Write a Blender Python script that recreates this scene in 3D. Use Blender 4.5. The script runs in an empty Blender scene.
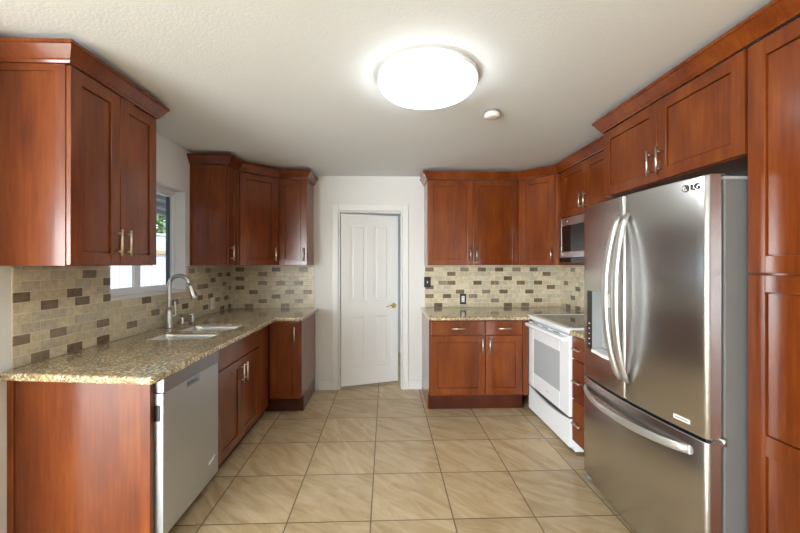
import bpy, bmesh, math, random
from mathutils import Vector, Matrix
random.seed(7)
SC = bpy.context.scene
COL = SC.collection

# ------------------------------------------------------------------ camera
H = 1.39
cam = bpy.data.objects.new('camera', bpy.data.cameras.new('camera'))
COL.objects.link(cam)
cam.data.sensor_width = 36.0
cam.data.lens = 360.0 / 800.0 * 36.0
cam.data.shift_x = 2.0 / 800
cam.data.shift_y = -1.8 / 800
cam.data.clip_start = 0.05
cam.location = (0, 0, H)
cam.rotation_euler = (math.pi / 2, 0, -math.atan(12 / 360.0))
SC.camera = cam

# ------------------------------------------------------------------ world, lights, exposure
w = bpy.data.worlds.new('world'); SC.world = w; w.use_nodes = True
bg = w.node_tree.nodes['Background']
sky = w.node_tree.nodes.new('ShaderNodeTexSky')
sky.sky_type = 'NISHITA'; sky.sun_disc = False
sky.sun_elevation = math.radians(50); sky.sun_rotation = math.radians(200)
w.node_tree.links.new(sky.outputs[0], bg.inputs[0])
bg.inputs[1].default_value = 0.34
SC.view_settings.view_transform = 'Standard'
SC.view_settings.look = 'None'
SC.view_settings.exposure = 0.74
SC.view_settings.gamma = 1.0
SC.view_settings.use_curve_mapping = False
SC.cycles.use_denoising = True
SC.cycles.max_bounces = 10
SC.cycles.diffuse_bounces = 6
SC.cycles.glossy_bounces = 5
SC.cycles.transparent_max_bounces = 8
SC.cycles.caustics_reflective = False
SC.cycles.caustics_refractive = False
SC.cycles.sample_clamp_indirect = 6.0

sl = bpy.data.lights.new('sun', 'SUN'); sl.energy = 2.8; sl.angle = math.radians(2); sl.color = (1.0, 0.96, 0.9)
so_ = bpy.data.objects.new('sun', sl); COL.objects.link(so_)
so_.rotation_euler = Vector((-0.62, -0.12, -0.85)).to_track_quat('-Z', 'Y').to_euler()   # from over the house, out of the rooms' windows

def area(name, loc, rot, sx, sy, power, color=(1, 1, 1)):
    l = bpy.data.lights.new(name, 'AREA'); l.shape = 'RECTANGLE'
    l.size = sx; l.size_y = sy; l.energy = power; l.color = color
    o = bpy.data.objects.new(name, l); COL.objects.link(o)
    o.location = loc; o.rotation_euler = rot
    return o
# daylight entering the glazed openings of the living room behind the camera
area('daylight_patio_door', (-3.55, -4.02, 1.08), (math.radians(90), 0, 0), 2.6, 2.05, 300, (0.84, 0.93, 1.0))
area('daylight_living_window', (-4.97, -3.2, 1.08), (0, math.radians(-90), 0), 2.05, 1.4, 170, (0.84, 0.93, 1.0))
# daylight in the room beyond the open door
area('daylight_back_room', (1.38, 5.0, 0.9), (0, math.radians(90), 0), 1.2, 0.8, 7, (0.70, 0.84, 1.0))

# ------------------------------------------------------------------ dimensions
LX, RX, BY, CZ = -1.71, 1.985, 4.02, 2.375     # left wall, right wall, back wall, ceiling
CT = 0.914                                     # worktop height
UB, UT = 1.385, 2.264                          # upper cabinets
T = 0.0009

# ------------------------------------------------------------------ materials
def mat(name):
    m = bpy.data.materials.new(name); m.use_nodes = True
    nt = m.node_tree
    return m, nt, nt.nodes['Principled BSDF']
def N(nt, t, **kw):
    n = nt.nodes.new(t)
    for k, v in kw.items(): setattr(n, k, v)
    return n
def ramp(nt, stops, interp='LINEAR'):
    r = N(nt, 'ShaderNodeValToRGB'); cr = r.color_ramp; cr.interpolation = interp
    while len(cr.elements) < len(stops): cr.elements.new(0.5)
    for e, (p, c) in zip(cr.elements, stops):
        e.position = p; e.color = (*c, 1)
    return r
def plain(name, col, rough=0.5, metal=0.0, bump=0.0, bscale=200, coat=0.0):
    m, nt, b = mat(name)
    b.inputs['Base Color'].default_value = (*col, 1)
    b.inputs['Roughness'].default_value = rough
    b.inputs['Metallic'].default_value = metal
    b.inputs['Coat Weight'].default_value = coat
    if bump:
        tc = N(nt, 'ShaderNodeTexCoord'); no = N(nt, 'ShaderNodeTexNoise')
        no.inputs['Scale'].default_value = bscale; no.inputs['Detail'].default_value = 3
        bp = N(nt, 'ShaderNodeBump'); bp.inputs['Strength'].default_value = bump; bp.inputs['Distance'].default_value = 0.004
        nt.links.new(tc.outputs['Object'], no.inputs['Vector'])
        nt.links.new(no.outputs[0], bp.inputs['Height']); nt.links.new(bp.outputs[0], b.inputs['Normal'])
    return m

def wood(name, dark, mid, light, rough=0.3, horizontal=False):
    m, nt, b = mat(name); L = nt.links.new
    tc = N(nt, 'ShaderNodeTexCoord'); oi = N(nt, 'ShaderNodeObjectInfo')
    off = N(nt, 'ShaderNodeVectorMath', operation='SCALE'); off.inputs[0].default_value = (7.3, 3.1, 5.7)
    L(oi.outputs['Random'], off.inputs['Scale'])
    add = N(nt, 'ShaderNodeVectorMath', operation='ADD'); L(tc.outputs['Object'], add.inputs[0]); L(off.outputs[0], add.inputs[1])
    mp = N(nt, 'ShaderNodeMapping'); mp.inputs['Scale'].default_value = (5, 5, 60) if horizontal else (34, 34, 2.2)
    L(add.outputs[0], mp.inputs['Vector'])
    fine = N(nt, 'ShaderNodeTexNoise'); fine.inputs['Scale'].default_value = 1.6; fine.inputs['Detail'].default_value = 6; fine.inputs['Roughness'].default_value = 0.65
    L(mp.outputs[0], fine.inputs['Vector'])
    mp2 = N(nt, 'ShaderNodeMapping'); mp2.inputs['Scale'].default_value = (5, 5, 1.6)
    L(add.outputs[0], mp2.inputs['Vector'])
    blot = N(nt, 'ShaderNodeTexNoise'); blot.inputs['Scale'].default_value = 1.4; blot.inputs['Detail'].default_value = 3
    L(mp2.outputs[0], blot.inputs['Vector'])
    mx = N(nt, 'ShaderNodeMath', operation='MULTIPLY_ADD'); mx.inputs[1].default_value = 0.42
    mx2 = N(nt, 'ShaderNodeMath', operation='MULTIPLY'); mx2.inputs[1].default_value = 0.58
    L(blot.outputs[0], mx2.inputs[0]); L(fine.outputs[0], mx.inputs[0]); L(mx2.outputs[0], mx.inputs[2])
    r = ramp(nt, [(0.34, dark), (0.5, mid), (0.68, light)])
    L(mx.outputs[0], r.inputs[0])
    hv = N(nt, 'ShaderNodeHueSaturation')
    mr = N(nt, 'ShaderNodeMapRange'); mr.inputs[3].default_value = 0.9; mr.inputs[4].default_value = 1.1
    L(oi.outputs['Random'], mr.inputs[0]); L(mr.outputs[0], hv.inputs['Value']); L(r.outputs[0], hv.inputs['Color'])
    L(hv.outputs[0], b.inputs['Base Color'])
    b.inputs['Roughness'].default_value = rough
    b.inputs['Specular IOR Level'].default_value = 0.1
    b.inputs['Coat Weight'].default_value = 0.85; b.inputs['Coat Roughness'].default_value = 0.17; b.inputs['Coat IOR'].default_value = 1.47
    return m
M_wood = wood('cherry_wood', (0.100, 0.018, 0.003), (0.160, 0.033, 0.005), (0.225, 0.056, 0.008))
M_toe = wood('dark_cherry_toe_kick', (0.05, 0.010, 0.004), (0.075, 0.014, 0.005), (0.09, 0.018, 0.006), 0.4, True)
M_inner = plain('cabinet_gap_dark', (0.03, 0.010, 0.006), 0.7)

M_wall = plain('wall_paint', (0.75, 0.74, 0.715), 0.75, bump=0.10, bscale=160)
M_ceil = plain('ceiling_texture', (0.775, 0.81, 0.83), 0.85, bump=0.25, bscale=90)
M_white = plain('white_trim_paint', (0.80, 0.79, 0.77), 0.4)
M_door = plain('white_door_paint', (0.80, 0.79, 0.775), 0.38)
M_vinyl = plain('white_vinyl', (0.82, 0.83, 0.84), 0.35)
M_enamel = plain('white_enamel', (0.83, 0.85, 0.87), 0.12, coat=0.5)
M_black = plain('black_plastic', (0.012, 0.012, 0.013), 0.35)
M_gasket = plain('grey_gasket', (0.06, 0.06, 0.06), 0.6)
M_blackglass = plain('black_glass', (0.010, 0.010, 0.009), 0.05)
M_ovenglass = plain('grey_oven_glass', (0.42, 0.45, 0.47), 0.12)
M_slot = plain('dark_vent_slot', (0.05, 0.05, 0.05), 0.6)
M_mark = plain('grey_mark', (0.30, 0.30, 0.31), 0.5)
M_nickel = plain('brushed_nickel', (0.70, 0.63, 0.53), 0.28, 1.0)
M_brass = plain('polished_brass', (0.80, 0.56, 0.22), 0.2, 1.0)
M_chrome = plain('satin_steel', (0.52, 0.51, 0.49), 0.32, 1.0)
M_silver = plain('satin_silver', (0.72, 0.72, 0.71), 0.30, 0.85)
M_plate = plain('white_plastic', (0.82, 0.80, 0.76), 0.35)
M_bodygrey = plain('grey_painted_steel', (0.18, 0.178, 0.172), 0.45, 0.2)
M_lightgrey = plain('light_grey_plastic', (0.33, 0.34, 0.34), 0.4)
M_fence = plain('white_fence', (0.82, 0.82, 0.82), 0.5)
M_fencerail = plain('tan_fence_rail', (0.62, 0.40, 0.20), 0.6)
M_patio = plain('grey_patio_roof', (0.22, 0.23, 0.24), 0.6)
M_ground = plain('outside_ground', (0.45, 0.43, 0.39), 0.9, bump=0.4, bscale=30)
M_trunk = plain('bark', (0.12, 0.08, 0.05), 0.9, bump=0.5, bscale=40)
M_darkframe = plain('dark_screen_frame', (0.06, 0.09, 0.12), 0.4)

def stainless(name, col, rough, vertical=True):
    m, nt, b = mat(name); L = nt.links.new
    tc = N(nt, 'ShaderNodeTexCoord'); mp = N(nt, 'ShaderNodeMapping')
    mp.inputs['Scale'].default_value = (3, 3, 400) if not vertical else (300, 300, 2)
    L(tc.outputs['Object'], mp.inputs['Vector'])
    no = N(nt, 'ShaderNodeTexNoise'); no.inputs['Scale'].default_value = 1; no.inputs['Detail'].default_value = 2
    L(mp.outputs[0], no.inputs['Vector'])
    mr = N(nt, 'ShaderNodeMapRange'); mr.inputs[3].default_value = rough - 0.015; mr.inputs[4].default_value = rough + 0.015
    L(no.outputs[0], mr.inputs[0]); L(mr.outputs[0], b.inputs['Roughness'])
    b.inputs['Base Color'].default_value = (*col, 1); b.inputs['Metallic'].default_value = 1.0
    b.inputs['Anisotropic'].default_value = 0.35
    return m
M_steel = stainless('brushed_stainless', (0.57, 0.565, 0.56), 0.26)
M_steel_dw = stainless('brushed_stainless_dishwasher', (0.60, 0.65, 0.70), 0.40)
M_steel_cp = stainless('control_panel_steel', (0.36, 0.37, 0.38), 0.35)
M_sink = stainless('sink_stainless', (0.66, 0.65, 0.62), 0.30, False)

def granite():
    m, nt, b = mat('speckled_granite'); L = nt.links.new
    tc = N(nt, 'ShaderNodeTexCoord')
    n1 = N(nt, 'ShaderNodeTexNoise'); n1.inputs['Scale'].default_value = 60; n1.inputs['Detail'].default_value = 5; n1.inputs['Roughness'].default_value = 0.7
    n2 = N(nt, 'ShaderNodeTexVoronoi'); n2.inputs['Scale'].default_value = 120
    n3 = N(nt, 'ShaderNodeTexNoise'); n3.inputs['Scale'].default_value = 130; n3.inputs['Detail'].default_value = 3
    n4 = N(nt, 'ShaderNodeTexNoise'); n4.inputs['Scale'].default_value = 6; n4.inputs['Detail'].default_value = 3
    for n in (n1, n2, n3, n4): L(tc.outputs['Object'], n.inputs['Vector'])
    r1 = ramp(nt, [(0.32, (0.12, 0.075, 0.035)), (0.44, (0.30, 0.205, 0.10)), (0.55, (0.46, 0.36, 0.21)), (0.68, (0.60, 0.52, 0.36))])
    L(n1.outputs[0], r1.inputs[0])
    sep = N(nt, 'ShaderNodeSeparateColor'); L(n2.outputs['Color'], sep.inputs[0])
    r2 = ramp(nt, [(0.0, (0, 0, 0)), (0.80, (0, 0, 0)), (0.86, (1, 1, 1))])
    L(sep.outputs[0], r2.inputs[0])
    mxa = N(nt, 'ShaderNodeMix', data_type='RGBA'); mxa.inputs[7].default_value = (0.70, 0.64, 0.50, 1)
    L(r2.outputs[0], mxa.inputs[0]); L(r1.outputs[0], mxa.inputs[6])
    r3 = ramp(nt, [(0.60, (0, 0, 0)), (0.66, (1, 1, 1))]); L(n3.outputs[0], r3.inputs[0])
    mxb = N(nt, 'ShaderNodeMix', data_type='RGBA'); mxb.inputs[7].default_value = (0.055, 0.035, 0.022, 1)
    L(r3.outputs[0], mxb.inputs[0]); L(mxa.outputs[2], mxb.inputs[6])
    r4 = ramp(nt, [(0.35, (0.82, 0.82, 0.84)), (0.65, (1.12, 1.08, 1.0))]); L(n4.outputs[0], r4.inputs[0])
    mu = N(nt, 'ShaderNodeMix', data_type='RGBA', blend_type='MULTIPLY'); mu.inputs[0].default_value = 1
    L(mxb.outputs[2], mu.inputs[6]); L(r4.outputs[0], mu.inputs[7])
    L(mu.outputs[2], b.inputs['Base Color'])
    b.inputs['Roughness'].default_value = 0.12; b.inputs['Coat Weight'].default_value = 0.3; b.inputs['Coat Roughness'].default_value = 0.05
    return m
M_granite = granite()

FX, FXP, FY, FYP = -0.082, 0.4515, 1.957, 0.441       # floor grout lines
def floor_tile():
    m, nt, b = mat('tan_floor_tile'); L = nt.links.new
    tc = N(nt, 'ShaderNodeTexCoord'); sp = N(nt, 'ShaderNodeSeparateXYZ'); L(tc.outputs['Object'], sp.inputs[0])
    def cell(o, off, pitch):
        a = N(nt, 'ShaderNodeMath', operation='SUBTRACT'); a.inputs[1].default_value = off; L(o, a.inputs[0])
        d = N(nt, 'ShaderNodeMath', operation='DIVIDE'); d.inputs[1].default_value = pitch; L(a.outputs[0], d.inputs[0])
        f = N(nt, 'ShaderNodeMath', operation='FLOOR'); L(d.outputs[0], f.inputs[0])
        fr = N(nt, 'ShaderNodeMath', operation='FRACT'); L(d.outputs[0], fr.inputs[0])
        p = N(nt, 'ShaderNodeMath', operation='PINGPONG'); p.inputs[1].default_value = 0.5; L(fr.outputs[0], p.inputs[0])
        return f, p
    fx, px = cell(sp.outputs[0], FX, FXP); fy, py = cell(sp.outputs[1], FY, FYP)
    mn = N(nt, 'ShaderNodeMath', operation='MINIMUM'); L(px.outputs[0], mn.inputs[0]); L(py.outputs[0], mn.inputs[1])
    grout = ramp(nt, [(0.005, (0, 0, 0)), (0.0095, (1, 1, 1))]); L(mn.outputs[0], grout.inputs[0])
    cb = N(nt, 'ShaderNodeCombineXYZ'); L(fx.outputs[0], cb.inputs[0]); L(fy.outputs[0], cb.inputs[1])
    wn = N(nt, 'ShaderNodeTexWhiteNoise', noise_dimensions='3D'); L(cb.outputs[0], wn.inputs['Vector'])
    sc = N(nt, 'ShaderNodeVectorMath', operation='SCALE'); sc.inputs['Scale'].default_value = 30; L(wn.outputs['Color'], sc.inputs[0])
    ad = N(nt, 'ShaderNodeVectorMath', operation='ADD'); L(tc.outputs['Object'], ad.inputs[0]); L(sc.outputs[0], ad.inputs[1])
    # vein direction: about 35-60 degrees, varying per tile
    mr = N(nt, 'ShaderNodeMapRange'); mr.inputs[3].default_value = 0.35; mr.inputs[4].default_value = 1.15; L(wn.outputs['Value'], mr.inputs[0])
    vr = N(nt, 'ShaderNodeVectorRotate', rotation_type='Z_AXIS'); L(ad.outputs[0], vr.inputs['Vector']); L(mr.outputs[0], vr.inputs['Angle'])
    mp = N(nt, 'ShaderNodeMapping'); mp.inputs['Scale'].default_value = (2.2, 9.5, 1); L(vr.outputs[0], mp.inputs['Vector'])
    v1 = N(nt, 'ShaderNodeTexNoise'); v1.inputs['Scale'].default_value = 1.3; v1.inputs['Detail'].default_value = 7; v1.inputs['Roughness'].default_value = 0.62; v1.inputs['Distortion'].default_value = 1.2
    L(mp.outputs[0], v1.inputs['Vector'])
    r = ramp(nt, [(0.30, (0.42, 0.295, 0.160)), (0.45, (0.51, 0.375, 0.215)), (0.55, (0.56, 0.425, 0.255)), (0.72, (0.62, 0.495, 0.325))])
    L(v1.outputs[0], r.inputs[0])
    hv = N(nt, 'ShaderNodeHueSaturation'); mv = N(nt, 'ShaderNodeMapRange'); mv.inputs[3].default_value = 0.93; mv.inputs[4].default_value = 1.07
    L(wn.outputs['Value'], mv.inputs[0]); L(mv.outputs[0], hv.inputs['Value']); L(r.outputs[0], hv.inputs['Color'])
    mx = N(nt, 'ShaderNodeMix', data_type='RGBA'); mx.inputs[6].default_value = (0.16, 0.11, 0.065, 1)
    L(grout.outputs[0], mx.inputs[0]); L(hv.outputs[0], mx.inputs[7]); L(mx.outputs[2], b.inputs['Base Color'])
    bp = N(nt, 'ShaderNodeBump'); bp.inputs['Strength'].default_value = 0.5; bp.inputs['Distance'].default_value = 0.002
    L(grout.outputs[0], bp.inputs['Height']); L(bp.outputs[0], b.inputs['Normal'])
    rr = N(nt, 'ShaderNodeMapRange'); rr.inputs[3].default_value = 0.25; rr.inputs[4].default_value = 0.28
    L(v1.outputs[0], rr.inputs[0]); L(rr.outputs[0], b.inputs['Roughness'])
    return m
M_floor = floor_tile()

def stone(name, a, c, rough=0.35):
    m, nt, b = mat(name); L = nt.links.new
    tc = N(nt, 'ShaderNodeTexCoord'); no = N(nt, 'ShaderNodeTexNoise'); no.inputs['Scale'].default_value = 38; no.inputs['Detail'].default_value = 4; no.inputs['Roughness'].default_value = 0.65
    L(tc.outputs['Object'], no.inputs['Vector'])
    r = ramp(nt, [(0.32, a), (0.66, c)]); L(no.outputs[0], r.inputs[0]); L(r.outputs[0], b.inputs['Base Color'])
    b.inputs['Roughness'].default_value = rough
    return m
TILES = [plain('tile_grout', (0.74, 0.66, 0.50), 0.8),
         stone('tile_cream', (0.54, 0.46, 0.31), (0.72, 0.64, 0.46)),
         stone('tile_sand', (0.50, 0.41, 0.265), (0.66, 0.57, 0.395)),
         stone('tile_grey_beige', (0.44, 0.385, 0.28), (0.60, 0.54, 0.415)),
         stone('tile_brown', (0.135, 0.085, 0.052), (0.24, 0.165, 0.105)),
         stone('tile_umber', (0.10, 0.062, 0.038), (0.20, 0.13, 0.082)),
         stone('tile_taupe', (0.20, 0.145, 0.10), (0.31, 0.24, 0.17))]

def glass_mat():
    m = bpy.data.materials.new('window_glass'); m.use_nodes = True; nt = m.node_tree
    nt.nodes.clear(); L = nt.links.new
    out = N(nt, 'ShaderNodeOutputMaterial'); tr = N(nt, 'ShaderNodeBsdfTransparent'); gl = N(nt, 'ShaderNodeBsdfGlossy')
    tr.inputs[0].default_value = (0.96, 0.975, 0.97, 1); gl.inputs['Roughness'].default_value = 0.02
    fr = N(nt, 'ShaderNodeFresnel'); fr.inputs[0].default_value = 1.45
    ge = N(nt, 'ShaderNodeNewGeometry'); inv = N(nt, 'ShaderNodeMath', operation='SUBTRACT'); inv.inputs[0].default_value = 1; L(ge.outputs['Backfacing'], inv.inputs[1])
    mu = N(nt, 'ShaderNodeMath', operation='MULTIPLY'); L(fr.outputs[0], mu.inputs[0]); L(inv.outputs[0], mu.inputs[1])
    mx = N(nt, 'ShaderNodeMixShader'); L(mu.outputs[0], mx.inputs[0]); L(tr.outputs[0], mx.inputs[1]); L(gl.outputs[0], mx.inputs[2]); L(mx.outputs[0], out.inputs[0])
    return m
M_glass = glass_mat()
def emit(name, col, s):
    m, nt, b = mat(name)
    b.inputs['Base Color'].default_value = (0.9, 0.9, 0.9, 1); b.inputs['Roughness'].default_value = 0.4
    b.inputs['Emission Color'].default_value = (*col, 1); b.inputs['Emission Strength'].default_value = s
    return m
M_lamp = emit('lit_lamp_diffuser', (0.91, 0.965, 1.0), 8.5)
def leaf_mat():
    m, nt, b = mat('tree_leaves'); L = nt.links.new
    oi = N(nt, 'ShaderNodeTexCoord'); no = N(nt, 'ShaderNodeTexNoise'); no.inputs['Scale'].default_value = 6; no.inputs['Detail'].default_value = 4
    L(oi.outputs['Object'], no.inputs['Vector'])
    r = ramp(nt, [(0.35, (0.05, 0.10, 0.03)), (0.65, (0.22, 0.30, 0.12))]); L(no.outputs[0], r.inputs[0]); L(r.outputs[0], b.inputs['Base Color'])
    b.inputs['Roughness'].default_value = 0.6
    return m
M_leaf = leaf_mat()

# ------------------------------------------------------------------ geometry helpers
def NB(): return bmesh.new()
def box(bm, x0, x1, y0, y1, z0, z1, bev=0.0, seg=2, M=None):
    vs = [bm.verts.new((x, y, z)) for x in (x0, x1) for y in (y0, y1) for z in (z0, z1)]
    q = [(0, 1, 3, 2), (4, 6, 7, 5), (0, 4, 5, 1), (2, 3, 7, 6), (0, 2, 6, 4), (1, 5, 7, 3)]
    fs = [bm.faces.new([vs[i] for i in f]) for f in q]
    if M is not None:
        for v in vs: v.co = M @ v.co
    if bev > 0:
        es = list({e for f in fs for e in f.edges})
        bmesh.ops.bevel(bm, geom=es, offset=bev, segments=seg, affect='EDGES', profile=0.5)
    return bm
def prism(bm, pts, z0, z1, bev=0.0):
    a = [bm.verts.new((x, y, z0)) for x, y in pts]; b = [bm.verts.new((x, y, z1)) for x, y in pts]
    n = len(pts); fs = [bm.faces.new(a[::-1]), bm.faces.new(b)]
    for i in range(n):
        j = (i + 1) % n; fs.append(bm.faces.new((a[i], a[j], b[j], b[i])))
    if bev > 0:
        bmesh.ops.bevel(bm, geom=list({e for f in fs for e in f.edges}), offset=bev, segments=2, affect='EDGES', profile=0.5)
    return bm
def tube(bm, pts, r, seg=14, ry=None, up=None):
    """round or elliptic tube through pts; r may be a list"""
    pts = [Vector(p) for p in pts]; n = len(pts)
    rs = r if isinstance(r, (list, tuple)) else [r] * n
    rings = []; ref = Vector(up) if up else None
    for i, p in enumerate(pts):
        t = (pts[min(i + 1, n - 1)] - pts[max(i - 1, 0)]).normalized()
        if ref is None: ref = t.orthogonal()
        a = (ref - t * ref.dot(t)).normalized(); b = t.cross(a)
        if not up: ref = a
        k = ry if ry else rs[i]
        rings.append([bm.verts.new(p + a * rs[i] * math.cos(2 * math.pi * j / seg) + b * k * math.sin(2 * math.pi * j / seg)) for j in range(seg)])
    for i in range(n - 1):
        for j in range(seg):
            f = bm.faces.new((rings[i][j], rings[i][(j + 1) % seg], rings[i + 1][(j + 1) % seg], rings[i + 1][j])); f.smooth = True
    bm.faces.new(rings[0][::-1]); bm.faces.new(rings[-1])
    return bm
def lathe(bm, prof, c, seg=32, axis='Z'):
    """profile (r, h) revolved about an axis through c"""
    c = Vector(c); rings = []
    for r, h in prof:
        ring = []
        for j in range(seg):
            a = 2 * math.pi * j / seg; u, v = r * math.cos(a), r * math.sin(a)
            d = {'Z': (u, v, h), 'X': (h, u, v), 'Y': (u, h, v)}[axis]
            ring.append(bm.verts.new(c + Vector(d)))
        rings.append(ring)
    for i in range(len(prof) - 1):
        for j in range(seg):
            f = bm.faces.new((rings[i][j], rings[i][(j + 1) % seg], rings[i + 1][(j + 1) % seg], rings[i + 1][j])); f.smooth = True
    bm.faces.new(rings[0][::-1]); bm.faces.new(rings[-1])
    return bm
def smooth_path(pts, k=6):
    P = [Vector(p) for p in pts]; out = []
    for i in range(len(P) - 1):
        p0, p1, p2, p3 = P[max(i - 1, 0)], P[i], P[i + 1], P[min(i + 2, len(P) - 1)]
        for s in range(k):
            t = s / k
            out.append(0.5 * ((2 * p1) + (p2 - p0) * t + (2 * p0 - 5 * p1 + 4 * p2 - p3) * t * t + (3 * p1 - p0 - 3 * p2 + p3) * t ** 3))
    out.append(P[-1]); return out
def frame(O, u, n):
    """matrix with columns u (width), n (out of the face), z"""
    u = Vector(u).normalized(); n = Vector(n).normalized()
    return Matrix(((u.x, n.x, 0, O[0]), (u.y, n.y, 0, O[1]), (u.z, n.z, 1, O[2]), (0, 0, 0, 1)))

WORLD = {}
def finish(name, bm, m, parent=None, loc=None):
    base = WORLD[parent.name] if parent else Vector(loc) if loc else Vector((0, 0, 0))
    bmesh.ops.recalc_face_normals(bm, faces=bm.faces)
    bmesh.ops.translate(bm, verts=bm.verts, vec=-base)
    me = bpy.data.meshes.new(name); bm.to_mesh(me); bm.free()
    for mm in (m if isinstance(m, (list, tuple)) else [m]): me.materials.append(mm)
    o = bpy.data.objects.new(name, me); COL.objects.link(o)
    if parent: o.parent = parent
    else: o.location = base
    WORLD[o.name] = base
    return o
def thing(name, label, cat, loc, group=None):
    o = bpy.data.objects.new(name, None); COL.objects.link(o); o.location = loc; o.empty_display_size = 0.1
    o['label'] = label; o['category'] = cat
    if group: o['group'] = group
    WORLD[o.name] = Vector(loc)
    return o
def tag(o, label, cat, group=None, kind=None):
    o['label'] = label; o['category'] = cat
    if group: o['group'] = group
    if kind: o['kind'] = kind
    return o
def struct(name, bm, m, label=None, cat=None):
    o = finish(name, bm, m); o['kind'] = 'structure'
    if label: o['label'] = label; o['category'] = cat
    return o
def text_mesh(name, body, size, M, m, parent, depth=0.002):
    cu = bpy.data.curves.new(name, 'FONT'); cu.body = body; cu.size = size; cu.extrude = depth; cu.align_x = 'CENTER'; cu.align_y = 'CENTER'
    t = bpy.data.objects.new(name + '_tmp', cu); COL.objects.link(t)
    dg = bpy.context.evaluated_depsgraph_get()
    me = bpy.data.meshes.new_from_object(t.evaluated_get(dg))
    bpy.data.objects.remove(t); bpy.data.curves.remove(cu)
    bm = NB(); bm.from_mesh(me); bpy.data.meshes.remove(me)
    bmesh.ops.transform(bm, matrix=M, verts=bm.verts)
    return finish(name, bm, m, parent)

# ------------------------------------------------------------------ the room
b = NB(); box(b, -5.2, RX + 0.12, -4.2, 1.42, -0.1, 0); box(b, LX - 0.14, RX + 0.12, 1.42, 5.9, -0.1, 0); struct('floor', b, M_floor, 'tan veined square ceramic floor tiles with brown grout', 'floor')
b = NB(); box(b, -5.2, RX + 0.12, -4.2, 1.42, CZ, CZ + 0.1); box(b, LX - 0.14, RX + 0.12, 1.42, 5.9, CZ, CZ + 0.1); struct('ceiling', b, M_ceil, 'off-white lightly textured ceiling', 'ceiling')
WY0, WY1, WZ0, WZ1 = 2.285, 3.125, 1.165, 2.01      # kitchen window opening
b = NB()
for a in ((LX - 0.14, LX, 1.3, WY0, 0, CZ), (LX - 0.14, LX, WY1, BY + 0.12, 0, CZ), (LX - 0.14, LX, WY0, WY1, 0, WZ0), (LX - 0.14, LX, WY0, WY1, WZ1, CZ)): box(b, *a)
struct('wall_left', b, M_wall)
DX0, DX1, DZ = -0.525, 0.178, 1.985                  # doorway
b = NB()
for a in ((LX, DX0, BY, BY + 0.12, 0, CZ), (DX1, RX + 0.12, BY, BY + 0.12, 0, CZ), (DX0, DX1, BY, BY + 0.12, DZ, CZ)): box(b, *a)
struct('wall_back', b, M_wall)
b = NB(); box(b, RX, RX + 0.12, -4.0, BY, 0, CZ); struct('wall_right', b, M_wall)
b = NB()                                              # living room behind the camera: rear wall with glazed opening
for a in ((-5.1, -4.87, -4.15, -4.03, 0, CZ), (-2.23, RX + 0.12, -4.15, -4.03, 0, CZ), (-4.87, -2.23, -4.15, -4.03, 2.12, CZ)): box(b, *a)
struct('wall_rear', b, M_wall)
b = NB()
for a in ((-5.1, -4.98, -4.03, -3.91, 0, CZ), (-5.1, -4.98, -2.49, 1.42, 0, CZ), (-5.1, -4.98, -3.91, -2.49, 2.12, CZ), (-4.98, LX - 0.14, 1.3, 1.42, 0, CZ)): box(b, *a)
struct('wall_living', b, M_wall)
b = NB()                                              # room beyond the door
for a in ((-1.5, 1.5, 5.7, 5.8, 0, CZ), (-1.5, -1.4, BY + 0.12, 5.7, 0, CZ), (1.4, 1.5, BY + 0.12, 5.7, 0, CZ)): box(b, *a)
struct('wall_beyond', b, M_wall)

# baseboards
b = NB(); box(b, -0.745, -0.60, BY - 0.013, BY, 0, 0.095, 0.003); struct('baseboard_left', b, M_white)
b = NB(); box(b, 0.247, 0.40, BY - 0.013, BY, 0, 0.095, 0.003); struct('baseboard_right', b, M_white)
# door casing with jamb
b = NB()
CW = 0.072
for x0, x1, z0, z1 in ((DX0 - CW, DX0 - 0.004, 0, DZ + CW), (DX1 + 0.004, DX1 + CW, 0, DZ + CW), (DX0 - 0.004, DX1 + 0.004, DZ + 0.004, DZ + CW)):
    box(b, x0, x1, BY - 0.016, BY - T, z0, z1, 0.004)
box(b, DX0 - 0.004, DX0 + 0.012, BY, BY + 0.12, 0, DZ + 0.004); box(b, DX1 - 0.012, DX1 + 0.004, BY, BY + 0.12, 0, DZ + 0.004); box(b, DX0 + 0.012, DX1 - 0.012, BY, BY + 0.12, DZ - 0.012, DZ + 0.004)
struct('trim_1', b, M_white, 'white painted door casing in the back wall', 'door casing')

# ------------------------------------------------------------------ interior door, slightly ajar
ang = math.radians(17)
u = (math.cos(ang), math.sin(ang), 0); n = (math.sin(ang), -math.cos(ang), 0)
DW, DH, DT = 0.672, 1.932, 0.035
FD = frame((DX0 + 0.0135, BY + 0.050, 0.028), u, n)
b = NB()
st, mid_z = 0.105, 0.80
xs = [0, st, DW / 2 - 0.045, DW / 2 + 0.045, DW - st, DW]
zs = [0, 0.205, mid_z, mid_z + 0.15, DH - 0.115, DH]
box(b, 0, DW, 0, DT - 0.012, 0, DH, M=FD)
for k in (0, 2, 4): box(b, xs[k], xs[k + 1], DT - 0.012, DT, 0, DH, M=FD)
for k in (0, 2, 4):
    box(b, xs[1], xs[2], DT - 0.012, DT, zs[k], zs[k + 1], M=FD); box(b, xs[3], xs[4], DT - 0.012, DT, zs[k], zs[k + 1], M=FD)
for i in (1, 3):
    for k in (1, 3):
        g = 0.03
        box(b, xs[i] + g, xs[i + 1] - g, DT - 0.012, DT - 0.002, zs[k] + g, zs[k + 1] - g, 0.008, 2, M=FD)
door = struct('door_1', b, M_door, 'white four-panel interior door standing slightly ajar in the back wall', 'door')
def part_of(name, bm, m, parent, label=None):
    o = finish(name, bm, m, parent)
    if label: o['label'] = label
    return o
b = NB()
hx, hz = DW - 0.055, 0.985 - 0.10
Rn = Matrix.Rotation(-math.pi / 2, 4, 'X')
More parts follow.
